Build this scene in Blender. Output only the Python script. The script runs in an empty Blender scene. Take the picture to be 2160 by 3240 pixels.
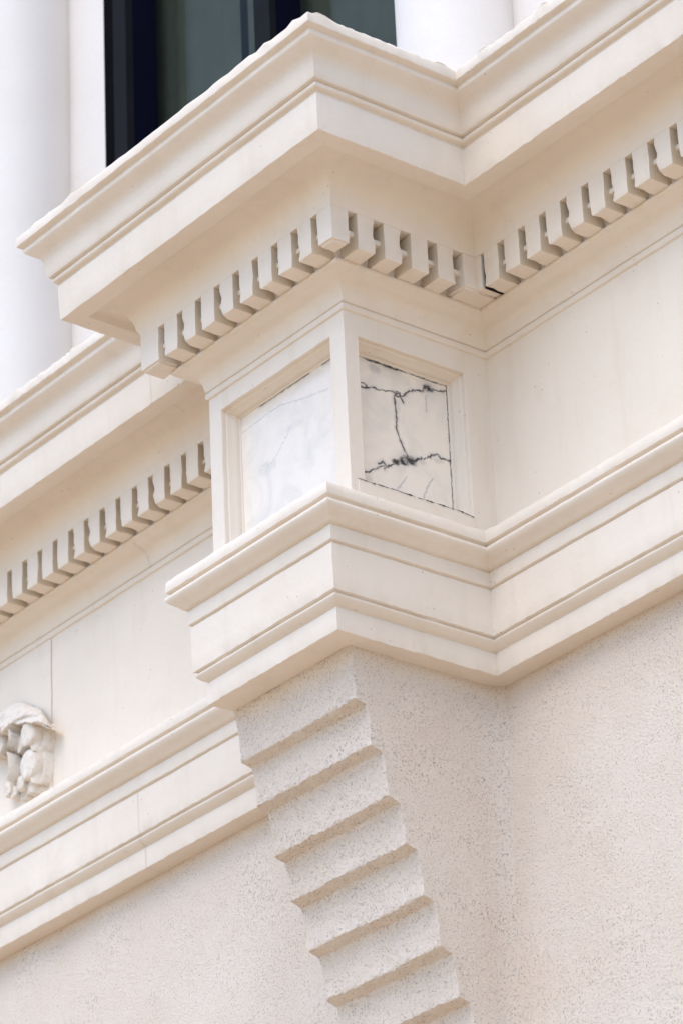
import bpy, bmesh, math, random
from mathutils import Vector, Matrix, noise

# ------------------------------------------------------------------ setup
S = 0.5                      # one modelling unit (the break's projection) in metres
Z0 = 13.32                   # height of the frieze's top line above the pavement, in units
sc = bpy.context.scene
C = sc.collection

# camera (solved from the lines of the facade)
YAW, PITCH, ROLL = 0.89050318, 0.47129374, -0.04587473
cam_d = bpy.data.cameras.new("camera")
cam = bpy.data.objects.new("camera", cam_d); C.objects.link(cam)
cp, sp, cy, sy = math.cos(PITCH), math.sin(PITCH), math.cos(YAW), math.sin(YAW)
fwd = Vector((-sy*cp, cy*cp, sp)); right = Vector((cy, sy, 0)); up = right.cross(fwd)
r2 = right*math.cos(ROLL) + up*math.sin(ROLL); u2 = up*math.cos(ROLL) - right*math.sin(ROLL)
rot = Matrix((r2, u2, -fwd)).transposed()
cam.matrix_world = Matrix.Translation(Vector((13.54883775*S, -12.03826775*S, (-10.11844444+Z0)*S))) @ rot.to_4x4()
cam_d.sensor_fit = 'VERTICAL'; cam_d.sensor_height = 36.0; cam_d.lens = 132.04
cam_d.clip_start = 0.1; cam_d.clip_end = 3000
sc.camera = cam
cam_d.dof.use_dof = True; cam_d.dof.focus_distance = 10.1; cam_d.dof.aperture_fstop = 4.5

# daylight: open bright sky, very soft sun
SUN_EL, SUN_AZ = math.radians(62), math.radians(163)     # azimuth clockwise from +y
w = bpy.data.worlds.new("World"); sc.world = w; w.use_nodes = True
nt = w.node_tree; nt.nodes.clear()
out = nt.nodes.new("ShaderNodeOutputWorld"); bg = nt.nodes.new("ShaderNodeBackground")
sky = nt.nodes.new("ShaderNodeTexSky"); sky.sky_type = 'NISHITA'; sky.sun_disc = False
sky.sun_elevation = SUN_EL; sky.sun_rotation = SUN_AZ; sky.air_density = 1.0; sky.dust_density = 1.2
hs = nt.nodes.new("ShaderNodeHueSaturation"); hs.inputs['Saturation'].default_value = 1.24
nt.links.new(sky.outputs[0], hs.inputs['Color']); nt.links.new(hs.outputs[0], bg.inputs[0])
bg.inputs[1].default_value = 0.15
nt.links.new(bg.outputs[0], out.inputs[0])
sun_d = bpy.data.lights.new("sun", 'SUN'); sun_d.energy = 0.95; sun_d.angle = math.radians(55)
sun_d.color = (1.0, 0.985, 0.96)
sun = bpy.data.objects.new("sun", sun_d); C.objects.link(sun)
sd = Vector((math.sin(SUN_AZ)*math.cos(SUN_EL), math.cos(SUN_AZ)*math.cos(SUN_EL), math.sin(SUN_EL)))
sun.rotation_euler = sd.to_track_quat('Z', 'Y').to_euler()
sun.location = (0, -10, 30)

sc.view_settings.view_transform = 'Standard'; sc.view_settings.look = 'None'
sc.view_settings.gamma = 1.0; sc.view_settings.use_curve_mapping = False
sc.view_settings.exposure = 1.13

# ------------------------------------------------------------------ materials
def new_mat(name):
    m = bpy.data.materials.new(name); m.use_nodes = True
    t = m.node_tree; t.nodes.clear()
    o = t.nodes.new("ShaderNodeOutputMaterial"); p = t.nodes.new("ShaderNodeBsdfPrincipled")
    t.links.new(p.outputs[0], o.inputs[0])
    g = t.nodes.new("ShaderNodeNewGeometry")
    return m, t, p, g.outputs['Position']

def tex_noise(t, pos, scale, detail=3, rough=0.55, dist=0.0):
    n = t.nodes.new("ShaderNodeTexNoise"); n.inputs['Scale'].default_value = scale
    n.inputs['Detail'].default_value = detail; n.inputs['Roughness'].default_value = rough
    n.inputs['Distortion'].default_value = dist
    t.links.new(pos, n.inputs['Vector']); return n.outputs['Fac']

def ramp(t, fac, a, b, ca=0.0, cb=1.0):
    n = t.nodes.new("ShaderNodeMapRange"); n.inputs[1].default_value = a; n.inputs[2].default_value = b
    n.inputs[3].default_value = ca; n.inputs[4].default_value = cb; n.clamp = True
    t.links.new(fac, n.inputs[0]); return n.outputs[0]

def mix(t, fac, a, b):
    n = t.nodes.new("ShaderNodeMix"); n.data_type = 'RGBA'
    for s, v in ((n.inputs[0], fac), (n.inputs[6], a), (n.inputs[7], b)):
        if hasattr(v, 'links') or isinstance(v, bpy.types.NodeSocket): t.links.new(v, s)
        elif isinstance(v, (int, float)): s.default_value = v
        else: s.default_value = (*v, 1)
    return n.outputs[2]

def math_n(t, op, a, b):
    n = t.nodes.new("ShaderNodeMath"); n.operation = op
    for s, v in ((n.inputs[0], a), (n.inputs[1], b)):
        if isinstance(v, bpy.types.NodeSocket): t.links.new(v, s)
        else: s.default_value = v
    return n.outputs[0]

def bump(t, p, h, dist, strength=1.0):
    b = t.nodes.new("ShaderNodeBump"); b.inputs['Distance'].default_value = dist
    b.inputs['Strength'].default_value = strength
    t.links.new(h, b.inputs['Height']); t.links.new(b.outputs[0], p.inputs['Normal'])

PAINT = (0.815, 0.71, 0.592)
def paint_mat(name, col=PAINT, speck=1.0):
    m, t, p, pos = new_mat(name)
    big = tex_noise(t, pos, 3.0, 4)
    c = mix(t, ramp(t, big, 0.35, 0.7), col, tuple(x*y for x, y in zip(col, (0.955, 0.945, 0.93))))
    mp = t.nodes.new("ShaderNodeMapping"); mp.inputs['Scale'].default_value = (1, 1, .12); t.links.new(pos, mp.inputs[0])
    c = mix(t, ramp(t, tex_noise(t, mp.outputs[0], 16, 4, .6), 0.54, 0.74, 0, 0.5*speck), c, tuple(x*y for x, y in zip(col, (0.90, 0.865, 0.82))))
    c = mix(t, ramp(t, tex_noise(t, pos, 7, 5, .65, .6), 0.56, 0.68, 0, 0.45*speck), c, tuple(x*y for x, y in zip(col, (0.93, 0.885, 0.86))))
    fine = tex_noise(t, pos, 60, 3)
    c = mix(t, ramp(t, fine, 0.5, 0.8, 0, 0.25), c, tuple(x*0.9 for x in col))
    v = t.nodes.new("ShaderNodeTexVoronoi"); v.inputs['Scale'].default_value = 38
    t.links.new(pos, v.inputs['Vector'])
    dot = ramp(t, v.outputs['Distance'], 0.05, 0.11, 1, 0)
    gate = ramp(t, tex_noise(t, pos, 9, 2), 0.55, 0.62, 0, 1)
    c = mix(t, math_n(t, 'MULTIPLY', math_n(t, 'MULTIPLY', dot, gate), 0.6*speck), c, (0.20, 0.15, 0.11))
    t.links.new(c, p.inputs['Base Color'])
    p.inputs['Roughness'].default_value = 0.62; p.inputs['Specular IOR Level'].default_value = 0.25
    h = math_n(t, 'ADD', math_n(t, 'MULTIPLY', tex_noise(t, pos, 40, 5, 0.6), 1.0),
               math_n(t, 'MULTIPLY', math_n(t, 'MULTIPLY', dot, gate), -0.5))
    bump(t, p, h, 0.0022, 0.6)
    return m

def stucco_mat(name, col):
    m, t, p, pos = new_mat(name)
    g = tex_noise(t, pos, 200, 4, 0.65)
    g2 = tex_noise(t, pos, 330, 2, 0.6)
    v = t.nodes.new("ShaderNodeTexVoronoi"); v.inputs['Scale'].default_value = 190
    t.links.new(pos, v.inputs['Vector'])
    big = tex_noise(t, pos, 2.2, 4)
    c = mix(t, ramp(t, big, 0.35, 0.7), col, tuple(x*y for x, y in zip(col, (0.93, 0.89, 0.85))))
    pit = ramp(t, g, 0.45, 0.35, 0, 1)
    gate = ramp(t, tex_noise(t, pos, 5, 4, .7), 0.38, 0.62, 0.45, 1)
    c = mix(t, math_n(t, 'MULTIPLY', math_n(t, 'MULTIPLY', pit, gate), 0.58), c, (0.22, 0.165, 0.13))
    t.links.new(c, p.inputs['Base Color'])
    p.inputs['Roughness'].default_value = 0.9; p.inputs['Specular IOR Level'].default_value = 0.15
    g3 = tex_noise(t, pos, 120, 6, 0.85)
    h = math_n(t, 'ADD', math_n(t, 'ADD', g3, math_n(t, 'MULTIPLY', pit, -0.25)), math_n(t, 'MULTIPLY', g2, 0.35))
    bump(t, p, h, 0.0052, 1.0)
    return m

def plain_mat(name, col, rough=0.5, spec=0.5):
    m, t, p, pos = new_mat(name)
    c = mix(t, ramp(t, tex_noise(t, pos, 8, 4), 0.3, 0.7), col, tuple(x*0.85 for x in col))
    t.links.new(c, p.inputs['Base Color']); p.inputs['Roughness'].default_value = rough
    p.inputs['Specular IOR Level'].default_value = spec
    return m

M_paint = paint_mat("cream_paint")
M_white = paint_mat("white_column_paint", (0.74, 0.68, 0.62), 0.1)
M_stucco = stucco_mat("rough_stucco", (0.935, 0.81, 0.685))
M_ground = plain_mat("pale_paving", (0.54, 0.40, 0.265), 0.9, 0.2)
M_black = plain_mat("black_seal", (0.004, 0.004, 0.005), 0.9, 0.02)
M_frame = plain_mat("dark_window_metal", (0.014, 0.015, 0.018), 0.8, 0.04)
M_blue_reflect = plain_mat("blue_reflect_window_metal", (0.002, 0.003, 0.014), 0.7, 0.06)  # blue reflection on the frame's side faces, put into the base colour
M_room = plain_mat("room_wall", (0.06, 0.06, 0.06), 0.9)
M_curtain = plain_mat("grey_curtain", (0.135, 0.125, 0.104), 0.95, 0.1)
M_cheek = plain_mat("tan_dentil_cheek", (0.74, 0.62, 0.47), 0.95, 0.05)  # darker tan than the cream paint, for the dentil side faces
M_gap = plain_mat("dark_joint", (0.03, 0.024, 0.02), 0.95, 0.05)

def glass_mat():
    m = bpy.data.materials.new("window_glass"); m.use_nodes = True
    t = m.node_tree; t.nodes.clear()
    o = t.nodes.new("ShaderNodeOutputMaterial"); mx = t.nodes.new("ShaderNodeMixShader")
    f = t.nodes.new("ShaderNodeFresnel"); ge = t.nodes.new("ShaderNodeNewGeometry")
    io = ramp(t, ge.outputs['Backfacing'], 0.0, 1.0, 1.45, 1/1.45); t.links.new(io, f.inputs[0])
    tr = t.nodes.new("ShaderNodeBsdfTransparent"); tr.inputs[0].default_value = (0.82, 0.87, 0.85, 1)
    gl = t.nodes.new("ShaderNodeBsdfGlossy"); gl.inputs['Roughness'].default_value = 0.02
    gl.inputs[0].default_value = (0.50, 0.38, 0.29, 1)
    t.links.new(f.outputs[0], mx.inputs[0]); t.links.new(tr.outputs[0], mx.inputs[1])
    t.links.new(gl.outputs[0], mx.inputs[2]); t.links.new(mx.outputs[0], o.inputs[0])
    return m
M_glass = glass_mat()

def marble_mat():
    m, t, p, pos = new_mat("veined_marble")
    at = t.nodes.new("ShaderNodeAttribute"); at.attribute_name = "vein"
    sep = t.nodes.new("ShaderNodeSeparateColor"); t.links.new(at.outputs['Color'], sep.inputs[0])
    cl = tex_noise(t, pos, 6, 5, 0.6, 1.6)
    c = mix(t, ramp(t, cl, 0.45, 0.68), (0.89, 0.785, 0.665), (0.77, 0.69, 0.595))
    c = mix(t, math_n(t, 'MULTIPLY', sep.outputs[1], 0.55), c, (0.36, 0.345, 0.35))
    c = mix(t, sep.outputs[2], c, (0.55, 0.46, 0.37))
    c = mix(t, math_n(t, 'MULTIPLY', sep.outputs[0], ramp(t, tex_noise(t, pos, 55, 3), 0.35, 0.5, .45, 1)), c, (0.028, 0.027, 0.034))
    t.links.new(c, p.inputs['Base Color']); p.inputs['Roughness'].default_value = 0.32
    return m
M_marble = marble_mat()

# ------------------------------------------------------------------ helpers
def V3(x, y, z): return Vector((x*S, y*S, (z+Z0)*S))

def link(name, me, mat, parent=None):
    if mat is not None and not me.materials: me.materials.append(mat)
    o = bpy.data.objects.new(name, me); C.objects.link(o)
    if parent is not None: o.parent = parent
    return o

def shade(me, ang=32):
    me.polygons.foreach_set("use_smooth", [True]*len(me.polygons))
    me.set_sharp_from_angle(angle=math.radians(ang))
    me.update()

def mesh_obj(name, verts, faces, mat, parent=None, ang=32):
    me = bpy.data.meshes.new(name); me.from_pydata([tuple(v) for v in verts], [], faces); me.update()
    shade(me, ang)
    return link(name, me, mat, parent)

def box(name, x0, x1, y0, y1, z0, z1, mat, parent=None, bev=0.0):
    bm = bmesh.new()
    bmesh.ops.create_cube(bm, size=1)
    for v in bm.verts:
        v.co = V3(x0+(v.co.x+.5)*(x1-x0), y0+(v.co.y+.5)*(y1-y0), z0+(v.co.z+.5)*(z1-z0))
    if bev: bmesh.ops.bevel(bm, geom=bm.edges[:], offset=bev*S, segments=2, affect='EDGES', profile=.6)
    me = bpy.data.meshes.new(name); bm.to_mesh(me); bm.free()
    return link(name, me, mat, parent)

def round_profile(P, r=0.006):
    out_ = []
    n = len(P)
    for i, p in enumerate(P):
        p = Vector(p[:2]); a = Vector(P[i-1][:2]) if i else None; b = Vector(P[i+1][:2]) if i < n-1 else None
        ch = P[i][2] if len(P[i]) > 2 else 0.0
        if a is None or b is None: out_.append((p.x, p.y, ch)); continue
        da, db = a-p, b-p
        if da.length < 1e-6 or db.length < 1e-6: out_.append((p.x, p.y, ch)); continue
        ang = da.angle(db)
        if ang > math.radians(150): out_.append((p.x, p.y, ch)); continue
        k = min(r, da.length*.4, db.length*.4)
        q0 = p + da.normalized()*k; q1 = p + db.normalized()*k
        m_ = (q0+q1)/2*.5 + p*.5
        for q in (q0, m_, q1): out_.append((q.x, q.y, ch))
    # subdivide long faces so they can wander
    o2 = [out_[0]]
    for a, b in zip(out_, out_[1:]):
        L = math.hypot(b[0]-a[0], b[1]-a[1]); k = max(1, int(L/0.07))
        for j in range(1, k+1):
            t_ = j/k; o2.append((a[0]+(b[0]-a[0])*t_, a[1]+(b[1]-a[1])*t_, b[2] if j == k else 0.0))
    return o2

def wobble(x, y, z, amp, chip):
    p = Vector((x, y, z))
    n1 = noise.noise_vector(p*3.1)*amp*0.9
    n2 = noise.noise_vector(p*13.0+Vector((7, 3, 1)))*amp*0.55
    v = n1+n2
    if chip:
        c = noise.noise(p*11+Vector((2, 9, 4))); c2 = noise.noise(p*31)
        v = v + noise.noise_vector(p*36+Vector((5, 1, 2)))*chip*0.6
        k = max(0.0, c-0.18)*2.2 + max(0.0, c2-0.35)*1.2
        v = v + Vector((0, 0, 0)) ; return v, k*chip
    return v, 0.0

def sweep(name, base, P, mat, parent, amp=0.0022, fine=(-5.6, 2.9), step=0.028, r=0.006, ang=32):
    """profile (d out from the base line, z) run along a polyline of mitred corners"""
    P = round_profile(P, r)
    n = len(base); offs = []
    for i in range(n):
        if i == 0: d = Vector(base[1])-Vector(base[0]); nn = Vector((d.y, -d.x)).normalized(); offs.append(nn)
        elif i == n-1: d = Vector(base[i])-Vector(base[i-1]); offs.append(Vector((d.y, -d.x)).normalized())
        else:
            d0 = (Vector(base[i])-Vector(base[i-1])).normalized(); d1 = (Vector(base[i+1])-Vector(base[i])).normalized()
            offs.append(Vector((d0.y, -d0.x)) + Vector((d1.y, -d1.x)))
    st = []
    for i in range(n-1):
        a, b = Vector(base[i]), Vector(base[i+1]); L = (b-a).length; ts = []
        if L > 2.5:
            xs = [a.x]; x = a.x
            while x < b.x - 1e-6:
                s_ = step if fine[0] < x < fine[1] else 0.3
                x = min(b.x, x+s_); xs.append(x)
            if len(xs) > 2 and xs[-1]-xs[-2] < .01: xs.pop(-2)
            ts = [(x-a.x)/(b.x-a.x) for x in xs]
        else:
            k = max(2, int(L/step)); ts = [j/k for j in range(k+1)]
        for t_ in ts[:-1] if i < n-2 else ts: st.append((i, t_))
    verts = []; np_ = len(P)
    for i, t_ in st:
        a, b = Vector(base[i]), Vector(base[i+1]); oa, ob = offs[i], offs[i+1]
        o = oa.lerp(ob, t_)
        for d, z, ch in P:
            q = (a+oa*d).lerp(b+ob*d, t_)
            if name == "cornice" and abs(d-.2815) < .006 and z < .48 and q.y < -.3 and q.x < -1.2:
                q = Vector((q.x + .028*min(1, (-1.2-q.x)/.3), q.y))
            v, k = wobble(q.x, q.y, z, amp, ch)
            x, y, zz = q.x+v.x, q.y+v.y, z+v.z*.8
            if k:
                x -= o.x*k*.7; y -= o.y*k*.7; zz += (k*.6 if d < 9 else 0)*(-1 if ch < 0 else 1)
            verts.append(V3(x, y, zz))
    faces = []
    for s_ in range(len(st)-1):
        for j in range(np_-1):
            a0 = s_*np_+j
            faces.append((a0, a0+1, a0+np_+1, a0+np_))
    return mesh_obj(name, verts, faces, mat, parent, ang)

def empty(name, loc=(0, 0, 0)):
    o = bpy.data.objects.new(name, None); C.objects.link(o); o.location = loc; return o

# ------------------------------------------------------------------ ground
G = bpy.data.meshes.new("pavement")
G.from_pydata([(-400, -600, 0), (400, -600, 0), (400, 400, 0), (-400, 400, 0)], [], [(0, 1, 2, 3)])
g = link("pavement", G, M_ground); g["kind"] = "structure"

# ------------------------------------------------------------------ building
B = empty("building")
B["label"] = "cream painted classical building with a cornice breaking forward over a ribbed corbel"
B["category"] = "building"

W = 1.2206
XL, XR = -9.0, 5.0
base_c = [(XL, 0), (-W, 0), (-W, -1), (0, -1), (0, 0), (XR, 0)]
AX, AW, AP = -0.079, 1.039, 1.0657
base_a = [(XL, 0), (AX-AW, 0), (AX-AW, -AP), (AX, -AP), (AX, 0), (XR, 0)]

def arc(c, ra, rb, a0, a1, n):
    return [(c[0]+ra*math.cos(math.radians(a0+(a1-a0)*i/n)), c[1]+rb*math.sin(math.radians(a0+(a1-a0)*i/n))) for i in range(n+1)]

CH = 0.016
cornice_P = [(-0.42, 1.33), (0.0, 1.30), (0.60, 1.235), (0.768, 1.198, -CH), (0.776, 1.19, -CH*.6), (0.777, 1.133, CH*.5), (0.765, 1.128, CH*.3),
    (0.742, 1.122), (0.740, 1.112), (0.748, 1.106), (0.746, 1.088), (0.733, 1.076), (0.712, 1.060), (0.690, 1.045), (0.673, 1.028), (0.663, 1.004), (0.657, 0.966), (0.651, 0.93), (0.6436, 0.904, .004),
    (0.617, 0.901), (0.615, 0.893), (0.632, 0.886), (0.6243, 0.866, .004), (0.598, 0.861), (0.596, 0.852), (0.605, 0.8426), (0.600, 0.73), (0.5956, 0.6219, .007),
    (0.478, 0.6225), (0.466, 0.650), (0.450, 0.664)]
cornice_P += arc((0.430, 0.470), 0.146, 0.190, 92, 180, 9)
cornice_P += [(0.283, 0.462), (0.2808, 0.455), (0.2808, 0.430), (0.12, 0.430), (0.12, 0.340), (0.243, 0.338), (0.246, 0.305), (0.14, 0.300), (0.12, 0.216),
    (0.150, 0.214), (0.150, 0.190), (0.134, 0.187), (0.108, 0.168), (0.080, 0.158), (0.055, 0.149), (0.039, 0.135), (0.027, 0.112), (0.020, 0.085),
    (0.015, 0.056), (0.0, 0.051), (0.016, 0.044), (0.014, 0.010), (-0.005, 0.004), (-0.03, 0.003)]
cornice = sweep("cornice", base_c, cornice_P, M_paint, B)

# dentils: six worn variants sharing mesh data
rnd = random.Random(4)
def dentil_mesh(i):
    bm = bmesh.new(); bmesh.ops.create_cube(bm, size=1)
    for v in bm.verts:
        v.co = Vector((v.co.x*.1185, -.19+v.co.y*.1816, .3215+v.co.z*.2165))
    bot = [e for e in bm.edges if all(v.co.z < .25 for v in e.verts)]
    vert = [e for e in bm.edges if abs(e.verts[0].co.z-e.verts[1].co.z) > .1 and all(v.co.y < -.2 for v in e.verts)]
    bmesh.ops.bevel(bm, geom=bot, offset=.009, segments=2, affect='EDGES', profile=.5)
    bm.edges.ensure_lookup_table()
    bmesh.ops.subdivide_edges(bm, edges=[e for e in bm.edges if e.calc_length() > .06], cuts=3, use_grid_fill=True)
    off = Vector((i*3.7, 1.3*i, 2))
    for v in bm.verts:
        top = v.co.z > .425
        n1 = noise.noise_vector(v.co*9+off)*.004 + noise.noise_vector(v.co*28+off)*.0022
        if top: n1 *= 0
        v.co += n1
        c = noise.noise(v.co*16+off*2)
        edge = (abs(v.co.x) > .045)+(v.co.y < -.262)+(v.co.z < .228)
        if edge >= 2 and c > .18 and not top: v.co += Vector((-math.copysign(1, v.co.x)*.5, .7, .6))*(c-.18)*.035
    for v in bm.verts: v.co *= S
    me = bpy.data.meshes.new("dentil"); bm.to_mesh(me); bm.free(); shade(me, 40); me.materials.append(M_paint); me.materials.append(M_cheek)
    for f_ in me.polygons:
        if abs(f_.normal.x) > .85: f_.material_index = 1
    return me
DM = [dentil_mesh(i) for i in range(6)]
def dentil(x, y, rz=0.0, sx=1.0):
    o = bpy.data.objects.new("dentil", rnd.choice(DM)); C.objects.link(o); o.parent = cornice
    o.location = (x*S, y*S, Z0*S); o.rotation_euler.z = rz; o.scale.x = sx*rnd.uniform(.985, 1.01)
    return o
pitch = 0.1745
x = 0.406
k = 0
while x < 2.9:                                   # right wing
    dentil(x, 0); x += 0.1742
x = -2.197
while x > -5.3:                                  # left wing
    dentil(x, 0); x -= 0.1715
for i in range(10):                              # front of the break
    if i in (0, 9): continue
    dentil(-1.3605+i*0.1757-0.0005+0.0, -1)
for yc in (-1.045, -0.863, -0.679, -0.495):      # right side of the break: local -y becomes world +x
    dentil(0, yc, math.pi/2)
def block(x0, x1, y0, y1, name="dentil"):
    bm = bmesh.new(); bmesh.ops.create_cube(bm, size=1)
    for v in bm.verts:
        v.co = Vector((x0+(v.co.x+.5)*(x1-x0), y0+(v.co.y+.5)*(y1-y0), .2125+(v.co.z+.5)*(.2170)))
    bot = [e for e in bm.edges if all(v.co.z < .25 for v in e.verts)]
    bmesh.ops.bevel(bm, geom=bot, offset=.014, segments=3, affect='EDGES')
    bmesh.ops.subdivide_edges(bm, edges=[e for e in bm.edges if e.calc_length() > .06], cuts=3, use_grid_fill=True)
    for v in bm.verts:
        if v.co.z < .425: v.co += noise.noise_vector(v.co*12)*.005
        v.co = V3(*v.co)
    me = bpy.data.meshes.new(name); bm.to_mesh(me); bm.free(); shade(me, 40)
    return link(name, me, M_paint, cornice)
block(0.16+0.0, 0.2808, -1.2808, -1.165)                  # right front corner
block(-1.4735, -1.305, -1.2808, -1.125)                 # left front corner
block(0.10, 0.2802, -0.372, -0.02)                        # last one in the inner corner
box("corner_filler", 0.2790, 0.3215, -0.2795, 0.0, 0.2200, 0.4290, M_paint, cornice, .004)
box("joint_crack", 0.3250, 0.3480, -0.262, 0.0, 0.2180, 0.4290, M_gap, cornice)

M_grime2 = plain_mat("grey_grime", (0.13, 0.11, 0.10), 0.95, 0.05)
M_joint = plain_mat("filled_joint", (0.70, 0.60, 0.495), 0.95, 0.05)
def joint(x, P, mat=None, parent=None, wd=.0045, lean=0.0):
    """a filled joint between two lengths of moulding, following the profile"""
    vs, fs = [], []
    for i, p in enumerate(P):
        a, b = P[max(0, i-1)], P[min(len(P)-1, i+1)]
        t_ = Vector((b[0]-a[0], b[1]-a[1])).normalized(); nrm = Vector((-t_.y, t_.x)); nrm *= -1 if nrm.x < 0 else 1
        q = Vector((p[0], p[1])) + nrm*.0022
        xo = x + noise.noise(Vector((q.x*30, q.y*30, x)))*.004 + lean*i
        v, k = wobble(xo, -p[0], p[1], .0022, 0)
        w_ = wd*(1+.7*noise.noise(Vector((q.x*40, q.y*40, 3))))
        vs += [V3(xo-w_/2, -q.x+v.y, q.y+v.z*.8), V3(xo+w_/2, -q.x+v.y, q.y+v.z*.8)]
    for i in range(len(P)-1): fs.append((2*i, 2*i+1, 2*i+3, 2*i+2))
    return mesh_obj("joint", vs, fs, mat or M_joint, parent)
def sub(P, z0, z1):
    Q = [p[:2] for p in P if z0 >= p[1] >= z1]; o = [Q[0]]
    for a, b in zip(Q, Q[1:]):
        k = max(1, int(math.hypot(b[0]-a[0], b[1]-a[1])/.02))
        o += [(a[0]+(b[0]-a[0])*j/k, a[1]+(b[1]-a[1])*j/k) for j in range(1, k+1)]
    return o
joint(-2.33, sub(cornice_P[8:], 0.8427, 0.6218), None, cornice, .004)
joint(-3.19, sub(cornice_P[-15:], 0.189, 0.04), None, cornice, .004)

# frieze wings (plain) -----------------------------------------------------
def grid(name, u0, u1, v0, v1, nu, nv, f, mat, parent, flip=False, ang=32):
    vs = [f(u0+(u1-u0)*i/nu, v0+(v1-v0)*j/nv) for j in range(nv+1) for i in range(nu+1)]
    fs = []
    for j in range(nv):
        for i in range(nu):
            a = j*(nu+1)+i; q = (a, a+1, a+nu+2, a+nu+1)
            fs.append(q[::-1] if flip else q)
    return mesh_obj(name, vs, fs, mat, parent, ang)
def wav(x, y, z, a=.003):
    v = noise.noise(Vector((x, y, z))*2.3)*a + noise.noise(Vector((x, y, z))*9)*a*.35
    return v
fr = grid("frieze", -0.02, XR, -1.2, 0.02, 130, 36, lambda x, z: V3(x, wav(x, 0, z), z), M_paint, B)
fl = grid("frieze", -4.30, -W+.02, -1.2, 0.02, 90, 36, lambda x, z: V3(x, wav(x, 0, z), z), M_paint, B)
fp = grid("frieze", XL, -4.286, -1.2, 0.004, 90, 30, lambda x, z: V3(x, -.005+wav(x, 0, z), z), M_paint, B)


# frieze block with its two framed marble panels -----------------------------
def panel_face(name, u0, u1, v0, v1, pu0, pu1, pv0, pv1, f, flip, depth):
    """a wall face with an opening and stepped mouldings running into it"""
    rings = [(0, 0), (0.004, 0.004), (0.006, 0.03), (0.014, 0.034), (0.020, 0.052), (0.029, 0.070), (0.034, 0.078), (0.036, depth-.012), (0.044, depth-.006), (0.044, depth+.01)]
    verts, faces = [], []
    def ringpts(a, n):
        ps = []
        c = [(pu0+a, pv0+a), (pu1-a, pv0+a), (pu1-a, pv1-a), (pu0+a, pv1-a)]
        for k in range(4):
            p, q = c[k], c[(k+1) % 4]
            for i in range(n): ps.append((p[0]+(q[0]-p[0])*i/n, p[1]+(q[1]-p[1])*i/n))
        return ps
    n = 26
    oc = [(u0, v0), (u1, v0), (u1, v1), (u0, v1)]; ps = []
    for k in range(4):
        p, q = oc[k], oc[(k+1) % 4]
        for i in range(n): ps.append((p[0]+(q[0]-p[0])*i/n, p[1]+(q[1]-p[1])*i/n))
    inner = ringpts(0, n)
    allr = []
    for t_ in (0, .25, .5, .75):
        allr.append([(a[0]+(b[0]-a[0])*t_, a[1]+(b[1]-a[1])*t_, 0.0) for a, b in zip(ps, inner)])
    for a, d in rings: allr.append([(p[0], p[1], d) for p in ringpts(a, n)])
    m_ = 4*n
    for ri, rg in enumerate(allr):
        for (u, v, d) in rg:
            w_ = noise.noise_vector(Vector((u*9, v*9, d*4+flip*5)))*.0022
            e = 0 if ri == 0 else 1
            verts.append(f(u+w_.x*e, v+w_.y*e, d+w_.z*e+noise.noise(Vector((u*2.5, v*2.5, 3)))*.002*e))
    for r_ in range(len(allr)-1):
        for i in range(m_):
            a, b = r_*m_+i, r_*m_+(i+1) % m_
            q = (a, b, b+m_, a+m_)
            faces.append(q[::-1] if flip else q)
    return mesh_obj(name, verts, faces, M_paint, None, 28)

blk = empty("frieze_block"); blk.parent = B
pf = panel_face("panel_frame", -W, 0.0, -1.2, 0.02, -1.118, -0.125, -1.30, -0.098, lambda u, v, d: V3(u, -1+d, v), 0, .11)
pf.parent = blk
ps_ = panel_face("panel_frame", -1.0, 0.02, -1.2, 0.02, -0.907, -0.165, -1.30, -0.125, lambda u, v, d: V3(-d, u, v), 0, .11)
ps_.parent = blk
grid("block_side", -1.0, 0.02, -1.2, 0.02, 20, 20, lambda y, z: V3(-W, y, z), M_paint, blk, True)

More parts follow.
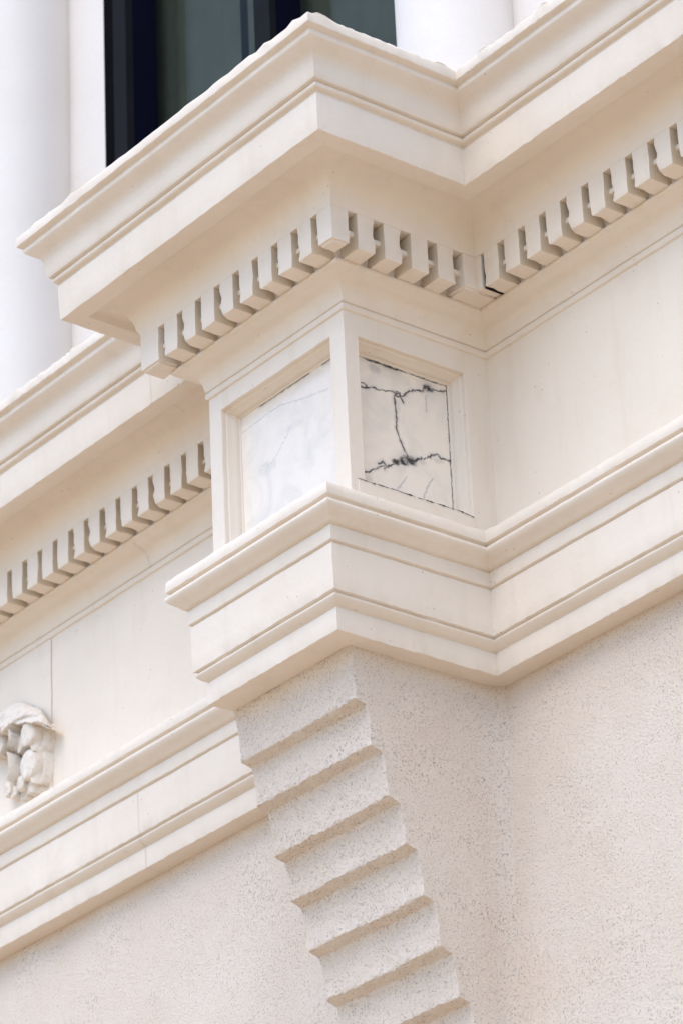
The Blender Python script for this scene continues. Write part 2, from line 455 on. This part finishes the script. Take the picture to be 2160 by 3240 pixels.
# marble slabs: dense sheets with the veins stored as a colour
def seg_dist(p, a, b):
    ax, ay = a; bx, by = b; px, py = p
    dx, dy = bx-ax, by-ay; L = dx*dx+dy*dy
    t_ = 0 if L == 0 else max(0, min(1, ((px-ax)*dx+(py-ay)*dy)/L))
    return math.hypot(px-ax-dx*t_, py-ay-dy*t_)
def jag(pts, amp, seed, step=.012):
    out_ = []
    for a, b in zip(pts, pts[1:]):
        L = math.hypot(b[0]-a[0], b[1]-a[1]); k = max(1, int(L/step))
        for i in range(k):
            t_ = i/k; x_, y_ = a[0]+(b[0]-a[0])*t_, a[1]+(b[1]-a[1])*t_
            nv = noise.noise_vector(Vector((x_*60, y_*60, seed)))
            out_.append((x_+nv.x*amp, y_+nv.y*amp))
    out_.append(pts[-1]); return out_
def slab(name, u0, u1, v0, v1, nu, nv, f, veins, stains, parent):
    """veins: (pts, width fn, channel)"""
    import array
    segs = []
    for pts, wf, ch in veins:
        n_ = len(pts)
        for i, (a, b) in enumerate(zip(pts, pts[1:])):
            m_x, m_y = (a[0]+b[0])/2, (a[1]+b[1])/2
            wv = wf(m_x, m_y)*(1+.9*noise.noise(Vector((m_x*38, m_y*38, 9))))
            segs.append((a, b, wv, ch))
            if ch == 0 and wv > .0035: segs.append((a, b, -wv*3.2, 1))
    col = [[0.0, 0.0, 0.0] for _ in range((nu+1)*(nv+1))]
    du, dv = (u1-u0)/nu, (v1-v0)/nv
    for a, b, wd, ch in segs:
        halo = wd < 0; wd = abs(wd); R = wd*2.2+.004
        i0 = max(0, int((min(a[0], b[0])-R-u0)/du)); i1 = min(nu, int((max(a[0], b[0])+R-u0)/du)+1)
        j0 = max(0, int((min(a[1], b[1])-R-v0)/dv)); j1 = min(nv, int((max(a[1], b[1])+R-v0)/dv)+1)
        for j in range(j0, j1+1):
            for i in range(i0, i1+1):
                p = (u0+i*du, v0+j*dv); d = seg_dist(p, a, b)
                val = max(0.0, min(1.0, (wd*1.55+.0012-d)/(wd*1.1+.001)))
                if halo: val *= .55
                c = col[j*(nu+1)+i]
                if val > c[ch]: c[ch] = val
    for (cx, cy_, rx, ry, amt, ch) in stains:
        for j in range(nv+1):
            for i in range(nu+1):
                x_, y_ = u0+i*du, v0+j*dv
                q = 1-math.hypot((x_-cx)/rx, (y_-cy_)/ry)+noise.noise(Vector((x_*30, y_*30, 4)))*.35
                if q > 0:
                    c = col[j*(nu+1)+i]; c[ch] = max(c[ch], min(1, q*2)*amt)
    vs = [f(u0+i*du, v0+j*dv) for j in range(nv+1) for i in range(nu+1)]
    fs = [(j*(nu+1)+i, j*(nu+1)+i+1, (j+1)*(nu+1)+i+1, (j+1)*(nu+1)+i) for j in range(nv) for i in range(nu)]
    o = mesh_obj(name, vs, fs, M_marble, parent)
    at = o.data.color_attributes.new("vein", 'FLOAT_COLOR', 'POINT')
    flat = []
    for c in col: flat += [c[0], c[1], c[2], 1.0]
    at.data.foreach_set("color", flat)
    return o

V1 = [(-0.855, -0.325), (-0.815, -0.335), (-0.79, -0.331), (-0.773, -0.352), (-0.729, -0.338), (-0.693, -0.343), (-0.635, -0.329), (-0.591, -0.325), (-0.562, -0.326), (-0.53, -0.332), (-0.495, -0.296), (-0.449, -0.272), (-0.39, -0.26), (-0.366, -0.227), (-0.336, -0.224), (-0.299, -0.226), (-0.20, -0.203)]
V1b = [(-0.855, -0.352), (-0.80, -0.362), (-0.765, -0.352)]
V2 = [(-0.575, -0.33), (-0.585, -0.352), (-0.582, -0.423), (-0.579, -0.486), (-0.583, -0.551), (-0.564, -0.603), (-0.532, -0.671), (-0.512, -0.697)]
V2b = [(-0.55, -0.33), (-0.525, -0.37)]
Vr = [(-0.575, -0.315), (-0.545, -0.315), (-0.54, -0.34), (-0.57, -0.345), (-0.575, -0.315)]
V3_ = [(-0.87, -0.89), (-0.852, -0.887), (-0.802, -0.876), (-0.743, -0.84), (-0.699, -0.808), (-0.648, -0.793), (-0.61, -0.763), (-0.565, -0.738), (-0.521, -0.712), (-0.478, -0.719), (-0.448, -0.703), (-0.417, -0.679), (-0.388, -0.676), (-0.357, -0.648), (-0.311, -0.625), (-0.276, -0.641), (-0.20, -0.638)]
V3c = [(-0.72, -0.805), (-0.69, -0.785), (-0.665, -0.80), (-0.68, -0.82)]
VT = [(-0.86, -0.15), (-0.809, -0.166), (-0.771, -0.176), (-0.648, -0.176), (-0.532, -0.176), (-0.43, -0.176), (-0.32, -0.176), (-0.209, -0.176)]
VR = [(-0.212, -0.16), (-0.217, -1.1)]
def w3(u, v):
    t_ = abs(u+.53); return .0036+.011*max(0, 1-t_/.10)
def w1(u, v): return .0034+.008*max(0, 1-abs(u+.345)/.05)
blobs = [(-0.60, -0.757, .03, .022, 1.0, 0), (-0.545, -0.735, .045, .034, 1.0, 0), (-0.49, -0.72, .045, .032, 1.0, 0), (-0.345, -0.228, .04, .022, 1.0, 0), (-0.66, -0.80, .02, .012, .9, 0),
         (-0.72, -0.215, .055, .035, .95, 1), (-0.30, -0.66, .05, .02, .6, 1), (-0.415, -0.70, .03, .03, .6, 1), (-0.79, -0.91, .03, .03, .6, 1), (-0.62, -0.22, .22, .05, .14, 2), (-0.57, -0.40, .03, .06, .45, 1)]
slab("marble_slab", -0.875, -0.200, -1.16, -0.155, 240, 330, lambda u, v: V3(-.108, u, v),
     [(jag(V1, .010, 1), w1, 0), (jag(V1b, .006, 2), lambda u, v: .004, 0), (jag(V2, .004, 3), lambda u, v: .0038, 0), (jag(V2b, .005, 3), lambda u, v: .004, 0), (jag(Vr, .006, 4), lambda u, v: .003, 0),
      (jag(V3_, .012, 5), w3, 0), (jag(V3c, .008, 8), lambda u, v: .005, 0), (jag(VT, .008, 6), lambda u, v: .006 if u < -.55 else .0025, 0), (jag(VR, .004, 7), lambda u, v: .0022, 0),
      (jag([(-0.527, -0.822), (-0.56, -.87), (-0.598, -0.918)], .008, 9), lambda u, v: .004, 1), (jag([(-0.344, -0.782), (-.39, -.85), (-0.419, -0.924)], .008, 10), lambda u, v: .004, 1),
      (jag([(-0.362, -0.278), (-0.364, -0.376)], .004, 11), lambda u, v: .004, 1)], blobs, blk)
Fa = [(-1.071, -0.237), (-0.985, -0.231), (-0.89, -0.223), (-0.796, -0.221), (-0.702, -0.222), (-0.574, -0.258), (-0.447, -0.284), (-0.294, -0.311)]
Fb = [(-0.905, -0.509), (-0.813, -0.543), (-0.736, -0.489), (-0.619, -0.384)]
slab("marble_slab", -1.085, -0.160, -1.16, -0.13, 150, 160, lambda u, v: V3(u, -.892, v),
     [(jag(Fa, .010, 12), lambda u, v: .0022, 1), (jag(Fb, .02, 13), lambda u, v: .0012, 1), (jag([(-.9, -.142), (-.45, -.142)], .001, 3), lambda u, v: .004, 0),
      (jag([(-.33, -.141), (-.25, -.141)], .001, 3), lambda u, v: .006, 0)],
     [(-.85, -.55, .10, .05, .35, 1), (-.6, -.4, .1, .03, .25, 1)], blk)
# dirty joint at the foot of the side panel
vs, fs = [], []
for i in range(41):
    y = -0.955+i*(0.95-.17)/40
    h = .005+.006*abs(noise.noise(Vector((y*14, 1, 1))))+(.004 if y > -.4 else 0)
    vs += [V3(.0015, y, -1.156+.012), V3(.003, y, -1.156+.012+h*2)]
box("sill", -0.112, 0.0045, -0.954, -0.160, -1.170, -1.010, M_paint, blk, .004)
vs, fs = [], []
for i in range(121):
    y = -0.958+i*(0.958-.17)/120
    h = max(.0004, .0025+.006*noise.noise(Vector((y*22, 1, 1)))+.004*noise.noise(Vector((y*70, 4, 1))))
    zc_ = -1.008+.004*noise.noise(Vector((y*12, 7, 1)))-(.02*(y+.25)/.15 if y > -.25 else 0)
    vs += [V3(.0075, y, zc_-h), V3(.0075, y, zc_+h)]
for i in range(120): a = 2*i; fs.append((a, a+2, a+3, a+1))
mesh_obj("open_joint", vs, fs, M_grime2, blk)

# architrave -------------------------------------------------------------
arch_P = [(-0.03, -1.148), (0.1868, -1.152, -.005), (0.193, -1.160, -.004), (0.1975, -1.190), (0.1973, -1.2254, .004), (0.174, -1.230), (0.172, -1.242), (0.194, -1.250), (0.201, -1.262), (0.198, -1.274), (0.186, -1.289), (0.165, -1.306), (0.147, -1.318),
    (0.137, -1.330), (0.1255, -1.3377), (0.106, -1.341), (0.1145, -1.351), (0.1141, -1.4311, .004), (0.092, -1.4357), (0.1030, -1.4455), (0.100, -1.7103, .008), (0.078, -1.7145), (0.076, -1.722), (0.092, -1.727), (0.091, -1.737), (0.080, -1.750),
    (0.066, -1.762), (0.055, -1.768), (0.040, -1.775), (0.050, -1.785), (0.0443, -1.9079, .009), (-0.02, -1.9085), (-0.12, -1.909)]
arch = sweep("architrave", base_a, arch_P, M_paint, B)
grid("architrave_soffit", AX-AW+.05, AX-.05, -AP+.05, .06, 20, 20, lambda x, y: V3(x, y, -1.905), M_paint, B, True)

joint(-3.235, sub(arch_P, -1.445, -1.715), None, arch, .003)
joint(-3.245, sub(arch_P, -1.72, -1.91), None, arch, .004)

# stucco wall and corbel ----------------------------------------------------
YW = 0.08
grid("stucco_wall", XL, XR, -3.2, -1.88, 240, 60, lambda x, z: V3(x, YW+wav(x, 1, z, .006), z), M_stucco, B)
# the rest of the wall down to the pavement
grid("stucco_wall", XL, XR, -Z0, -3.2, 240, 160, lambda x, z: V3(x, YW+wav(x, 1, z, .006), z), M_stucco, B)

corbel = empty("corbel"); corbel.parent = B
tips = [(-0.905, -2.193), (-0.815, -2.43), (-0.71, -2.69), (-0.605, -2.925), (-0.502, -3.185), (-0.40, -3.44), (-0.295, -3.685), (-0.190, -3.93), (-0.09, -4.17), (0.02, -4.40)]
prevy, prevz = -0.945, -1.906
for k, (ty, tz) in enumerate(tips):
    # front line of the course: underside of the one above meets the face, face hollows, then flares to the tip
    prof = []
    N = 14
    for i in range(N+1):
        t_ = i/N
        yy = prevy + (ty-prevy)*t_
        hollow = math.sin(math.pi*min(1, t_*1.02))**.8*.009 if 0 < t_ < 1 else 0
        prof.append((yy+hollow*(1-t_*.35), prevz+(tz-prevz)*t_))
    ny, nz = ty+.068, tz-.026
    under = [(ty+.005, tz-.004), (ty+.03, tz-.012), (ny, nz)]
    vs, fs = [], []
    full = prof + under
    NX = 80
    xl = lambda z: -1.150
    xr = lambda z: -0.152-.028*(-z-2.0)
    rows = len(full)
    for j, (yy, zz) in enumerate(full):
        for i in range(NX+1):
            t_ = i/NX; x_ = xl(zz)+(xr(zz)-xl(zz))*t_
            p = Vector((x_, yy, zz))
            tp = 0.8 + 0.5*(1 if j >= N-1 and j <= N+1 else 0)
            n1 = noise.noise_vector(p*30)*.005*tp+noise.noise_vector(p*70+Vector((3, 3, 3)))*.0045*tp+noise.noise_vector(p*4)*.007
            e = .012 if 0 < i < NX else .0
            vs.append(V3(p.x+n1.x*(0.6), p.y+n1.y, p.z+n1.z))
    for j in range(rows-1):
        for i in range(NX):
            a = j*(NX+1)+i; fs.append((a+NX+1, a+NX+2, a+1, a))
    # the two cheeks, run back to the wall
    for side in (0, NX):
        b0 = len(vs); ND = 10
        for j, (yy, zz) in enumerate(full):
            p0 = vs[j*(NX+1)+side]
            xx = (xl if side == 0 else xr)(zz)
            for d in range(1, ND+1):
                t_ = d/ND; y_ = yy+(YW+.03-yy)*t_
                if side: bl = .035*max(0, 1-(YW-y_)/.10)**2     # soft run of plaster into the wall
                else: bl = 0
                vs.append(V3(xx+bl+noise.noise(Vector((y_*5, zz*5, 2)))*.003, y_, zz))
        for j in range(rows-1):
            for d in range(ND):
                a = j*(NX+1)+side if d == 0 else b0+j*ND+d-1
                a2 = (j+1)*(NX+1)+side if d == 0 else b0+(j+1)*ND+d-1
                c_, c2 = b0+j*ND+d, b0+(j+1)*ND+d
                fs.append((a, c_, c2, a2) if side == 0 else (a, a2, c2, c_))
    mesh_obj("course", vs, fs, M_stucco, corbel, 38)
    prevy, prevz = ny, nz

# upper storey: wall, half columns, window -----------------------------------
UY = 0.5
TZ = 8.5
def wallbox(x0, x1, z0, z1, name="upper_wall", mat=M_white, y0=UY, y1=UY+.7): box(name, x0, x1, y0, y1, z0, z1, mat, B)
wallbox(XL, -4.331, 1.2, TZ); wallbox(-0.30, XR, 1.2, TZ)
wallbox(-4.331, -0.30, 7.2, TZ); wallbox(-4.331, -0.30, 1.2, 1.5)
box("upper_ledge", XL, XR, 0.30, 0.52, 0.9, 1.30, M_paint, B)
def column(xc, yc, R=.365):
    n = 72; vs, fs = [], []
    zs = [1.25+i*(TZ-1.25)/40 for i in range(41)]
    for z in zs:
        for i in range(n):
            a = 2*math.pi*i/n; rr = R+noise.noise(Vector((math.cos(a), math.sin(a)+xc, z)))*.0025
            vs.append(V3(xc+rr*math.cos(a), yc+rr*math.sin(a), z))
    for j in range(40):
        for i in range(n):
            a, b = j*n+i, j*n+(i+1) % n; fs.append((a, b, b+n, a+n))
    mesh_obj("column", vs, fs, M_white, B, 60)
    # base mouldings on a square plinth
column(-0.455, 0.35); column(-5.095, 0.35)

win = empty("window"); win.parent = B
def fr_box(name, x0, x1, y0, y1, z0, z1, mat): return box(name, x0, x1, y0, y1, z0, z1, mat, win, 0 if mat is M_glass else .004)
fr_box("frame", -4.331, -4.218, UY-.002, UY+.28, 1.5, 7.2, M_black)
fr_box("frame", -4.2175, -4.068, UY-.004, UY+.06, 1.5, 7.2, M_frame)
fr_box("frame", -4.2170, -4.0685, UY+.06, UY+.262, 1.5, 7.2, M_blue_reflect)
fr_box("mullion", -2.617, -2.450, UY-.004, UY+.05, 1.5, 7.2, M_frame)
fr_box("mullion", -2.6165, -2.4505, UY+.05, UY+.262, 1.5, 7.2, M_blue_reflect)
fr_box("frame", -0.75, -0.30, UY-.004, UY+.26, 1.5, 7.2, M_frame)
fr_box("frame", -4.068, -0.75, UY-.004, UY+.26, 1.5, 1.62, M_frame)
fr_box("frame", -4.068, -0.75, UY-.004, UY+.26, 7.05, 7.2, M_frame)
fr_box("glass", -4.066, -2.62, UY+.255, UY+.27, 1.6, 7.06, M_glass)
fr_box("glass", -2.448, -0.752, UY+.255, UY+.27, 1.6, 7.06, M_glass)
# dim room behind the glass
rm = grid("room", -7.0, 3.0, 1.0, 8.0, 2, 2, lambda x, z: V3(x, 4.0, z), M_room, B)
box("room", -7.0, 3.0, 1.25, 4.0, 0.95, 1.0, M_room, B); box("room", -7.0, 3.0, 1.25, 4.0, 8.0, 8.05, M_room, B)
box("room", -7.05, -7.0, 1.21, 4.0, 1.0, 8.0, M_room, B); box("room", 3.0, 3.05, 1.21, 4.0, 1.0, 8.0, M_room, B)
# curtain
def curt(x0, x1, name, label):
    vs, fs = [], []; n = 160
    for j in range(3):
        z = 1.55+j*2.8
        for i in range(n+1):
            x_ = x0+(x1-x0)*i/n
            y_ = UY+.35+.03*noise.noise(Vector((x_*2.6, 0, 5)))+.03*noise.noise(Vector((x_*7, 0, 2)))
            vs.append(V3(x_, y_, z))
    for j in range(2):
        for i in range(n):
            a = j*(n+1)+i; fs.append((a, a+1, a+n+2, a+n+1))
    o = mesh_obj(name, vs, fs, M_curtain, None, 60)
    o["label"] = label; o["category"] = "curtain"
    return o
curt(-5.6, -3.22, "curtain", "grey-green curtain hanging behind the glass left of the window mullion")
curt(-3.12, -0.6, "curtain", "darker grey curtain behind the glass right of the window mullion")

# carved swag on the left frieze ---------------------------------------------
M_swag = paint_mat("weathered_plaster", (0.76, 0.68, 0.585), 1.0)
M_crevice_shade = plain_mat("crevice_shade_plaster", (0.30, 0.24, 0.185), 0.95, 0.05)  # dark bundle colour stands in for shade in the crevices between leaves
sw = empty("swag_ornament"); sw.parent = B
def cp_(cx, cy_, y):
    x_ = -4.469+.00091*(cx-200); z_ = -.401-.00055*(cy_-240)-.000336*(cx-200)
    return x_-(y+.15)*1.5, z_+(y+.15)*.8
def leaf(cx, cy_, hw, hh, y, tilt=0, th=.05, groove=.30, name="leaf", lean=0.0):
    """one carved leaf: pointed oval, hollow rim, sunk midrib, skirt running back to the bundle"""
    xc, zc = cp_(cx, cy_, y); a, b = hw*.00091, hh*.00055
    nu, nv = 18, 26; vs, fs = [], []
    ca, sa = math.cos(math.radians(tilt)), math.sin(math.radians(tilt))
    for j in range(nv+1):
        v = 1-2*j/nv
        w_ = max(.02, (1-abs(v)**2.6)**.5) * (1.0 if v > 0 else 1-.18*v*v)
        for i in range(-1, nu+2):
            u = max(-1.0, min(1.0, -1+2*i/nu))
            dome = math.sqrt(max(0, 1-u*u*.96))*(.35+.65*math.sqrt(max(0, 1-abs(v)**3)))
            h = th*(dome - groove*math.exp(-(u/.13)**2)*(1-abs(v)**2) + .10*math.exp(-((abs(u)-.86)/.08)**2) - .10*math.exp(-((abs(u)-.62)/.10)**2))
            h += .022*max(0, -v-.3)**1.2
            skirt = i < 0 or i > nu or j in (0, nv)
            yy = y - h if not skirt else y + .10
            lx, lz = a*w_*u, b*v
            x_, z_ = xc + lx*ca + lz*sa*(-1) , zc + lx*sa + lz*ca
            yy += lean*u*.06
            p = Vector((x_, yy, z_)); q = noise.noise_vector(p*14)*.006 + noise.noise_vector(p*45)*.0025
            vs.append(V3(*(p+q*.6)))
    m_ = nu+3
    for j in range(nv):
        for i in range(m_-1):
            A = j*m_+i; fs.append((A, A+1, A+m_+1, A+m_))
    return mesh_obj(name, vs, fs, M_swag, sw, 40)
def interp(P, t_):
    for a, b in zip(P, P[1:]):
        if t_ <= b[0]: k = (t_-a[0])/(b[0]-a[0]); return a[1]+(b[1]-a[1])*k
    return P[-1][1]
def fold():
    top = [(-300, 520), (-100, 440), (0, 375), (100, 290), (200, 243), (300, 252), (400, 290), (520, 350), (600, 470), (638, 560)]
    bot = [(-300, 640), (-100, 600), (0, 560), (100, 545), (180, 525), (300, 500), (450, 512), (610, 572), (638, 578)]
    vs, fs = [], []; NT, NS = 70, 18
    for i in range(NT+1):
        cx = -300+938*i/NT
        for j in range(NS+2):
            s_ = min(1, j/NS); cy_ = interp(top, cx)+(interp(bot, cx)-interp(top, cx))*s_
            env = max(0.0, 1-abs((cx-330)/330)**4)**.5 if cx > 330 else 1
            h = (.03+.115*math.sin(s_*math.pi*.62)**.7)*env
            h += .010*math.sin(s_*9+cx*.012)*(1-s_)                        # soft creases in the cloth
            h += .010*math.exp(-((s_-.93)/.07)**2); h += .012*math.sin(s_*14+cx*.02)*s_
            if cx < 150: h += .018*min(1, (150-cx)/90)*math.sin((cy_+cx*.6)*.035)
            if j == NS+1: h = .01
            x_, z_ = cp_(cx, cy_, -h if j <= NS else -h0_)
            h0_ = h
            p = Vector((x_, -h if j <= NS else -.02, z_)); p += noise.noise_vector(p*16)*.006
            vs.append(V3(*p))
    for i in range(NT):
        for j in range(NS+1):
            A = i*(NS+2)+j; fs.append((A, A+1, A+NS+3, A+NS+2))
    return mesh_obj("fold", vs, fs, M_swag, sw, 40)
fold()
bd = leaf(360, 900, 190, 500, -.0, 0, .05, 0, "bundle"); bd.data.materials.clear(); bd.data.materials.append(M_crevice_shade)
_t = M_swag.node_tree; _p = [n for n in _t.nodes if n.type == 'BSDF_PRINCIPLED'][0]
_pos = [n for n in _t.nodes if n.type == 'NEW_GEOMETRY'][0].outputs['Position']; _l = _p.inputs['Base Color'].links[0].from_socket
_t.links.new(mix(_t, ramp(_t, tex_noise(_t, _pos, 34, 5, .7, .8), 0.52, 0.68, 0, .45), _l, (0.30, 0.25, 0.20)), _p.inputs['Base Color'])
leaf(92, 560, 54, 56, -.15, 20, .035, .5, "scroll"); leaf(15, 590, 46, 56, -.13, 0, .035, .5, "scroll")
leaf(560, 690, 60, 185, -.045, -6, .04, .5, lean=1); leaf(455, 740, 40, 150, -.055, -6, .035, .5); leaf(178, 700, 62, 180, -.085, 12, .04, .5, lean=-1); leaf(272, 780, 36, 120, -.065, 4, .03, .5); leaf(378, 650, 88, 160, -.105, 0, .045, .3)
leaf(560, 1060, 55, 210, -.035, -8, .04, .5, lean=1); leaf(475, 1130, 40, 160, -.05, -8, .03, .5); leaf(185, 1080, 56, 200, -.08, 8, .04, .5, lean=-1); leaf(382, 1030, 96, 190, -.09, 0, .045, .3)
leaf(115, 1340, 38, 100, -.06, 8, .03, .5); leaf(520, 1260, 42, 120, -.03, -14, .03, .5, lean=1); leaf(420, 1300, 55, 90, -.045, -5, .035, .5); leaf(200, 1370, 42, 85, -.035, 8, .03, .5); leaf(325, 1400, 46, 80, -.03, -6, .03, .5); leaf(285, 1260, 48, 95, -.07, 0, .035, .3)
leaf(-70, 760, 70, 180, -.075, 4, .04, .5); leaf(20, 770, 66, 150, -.085, 0, .04, .3)
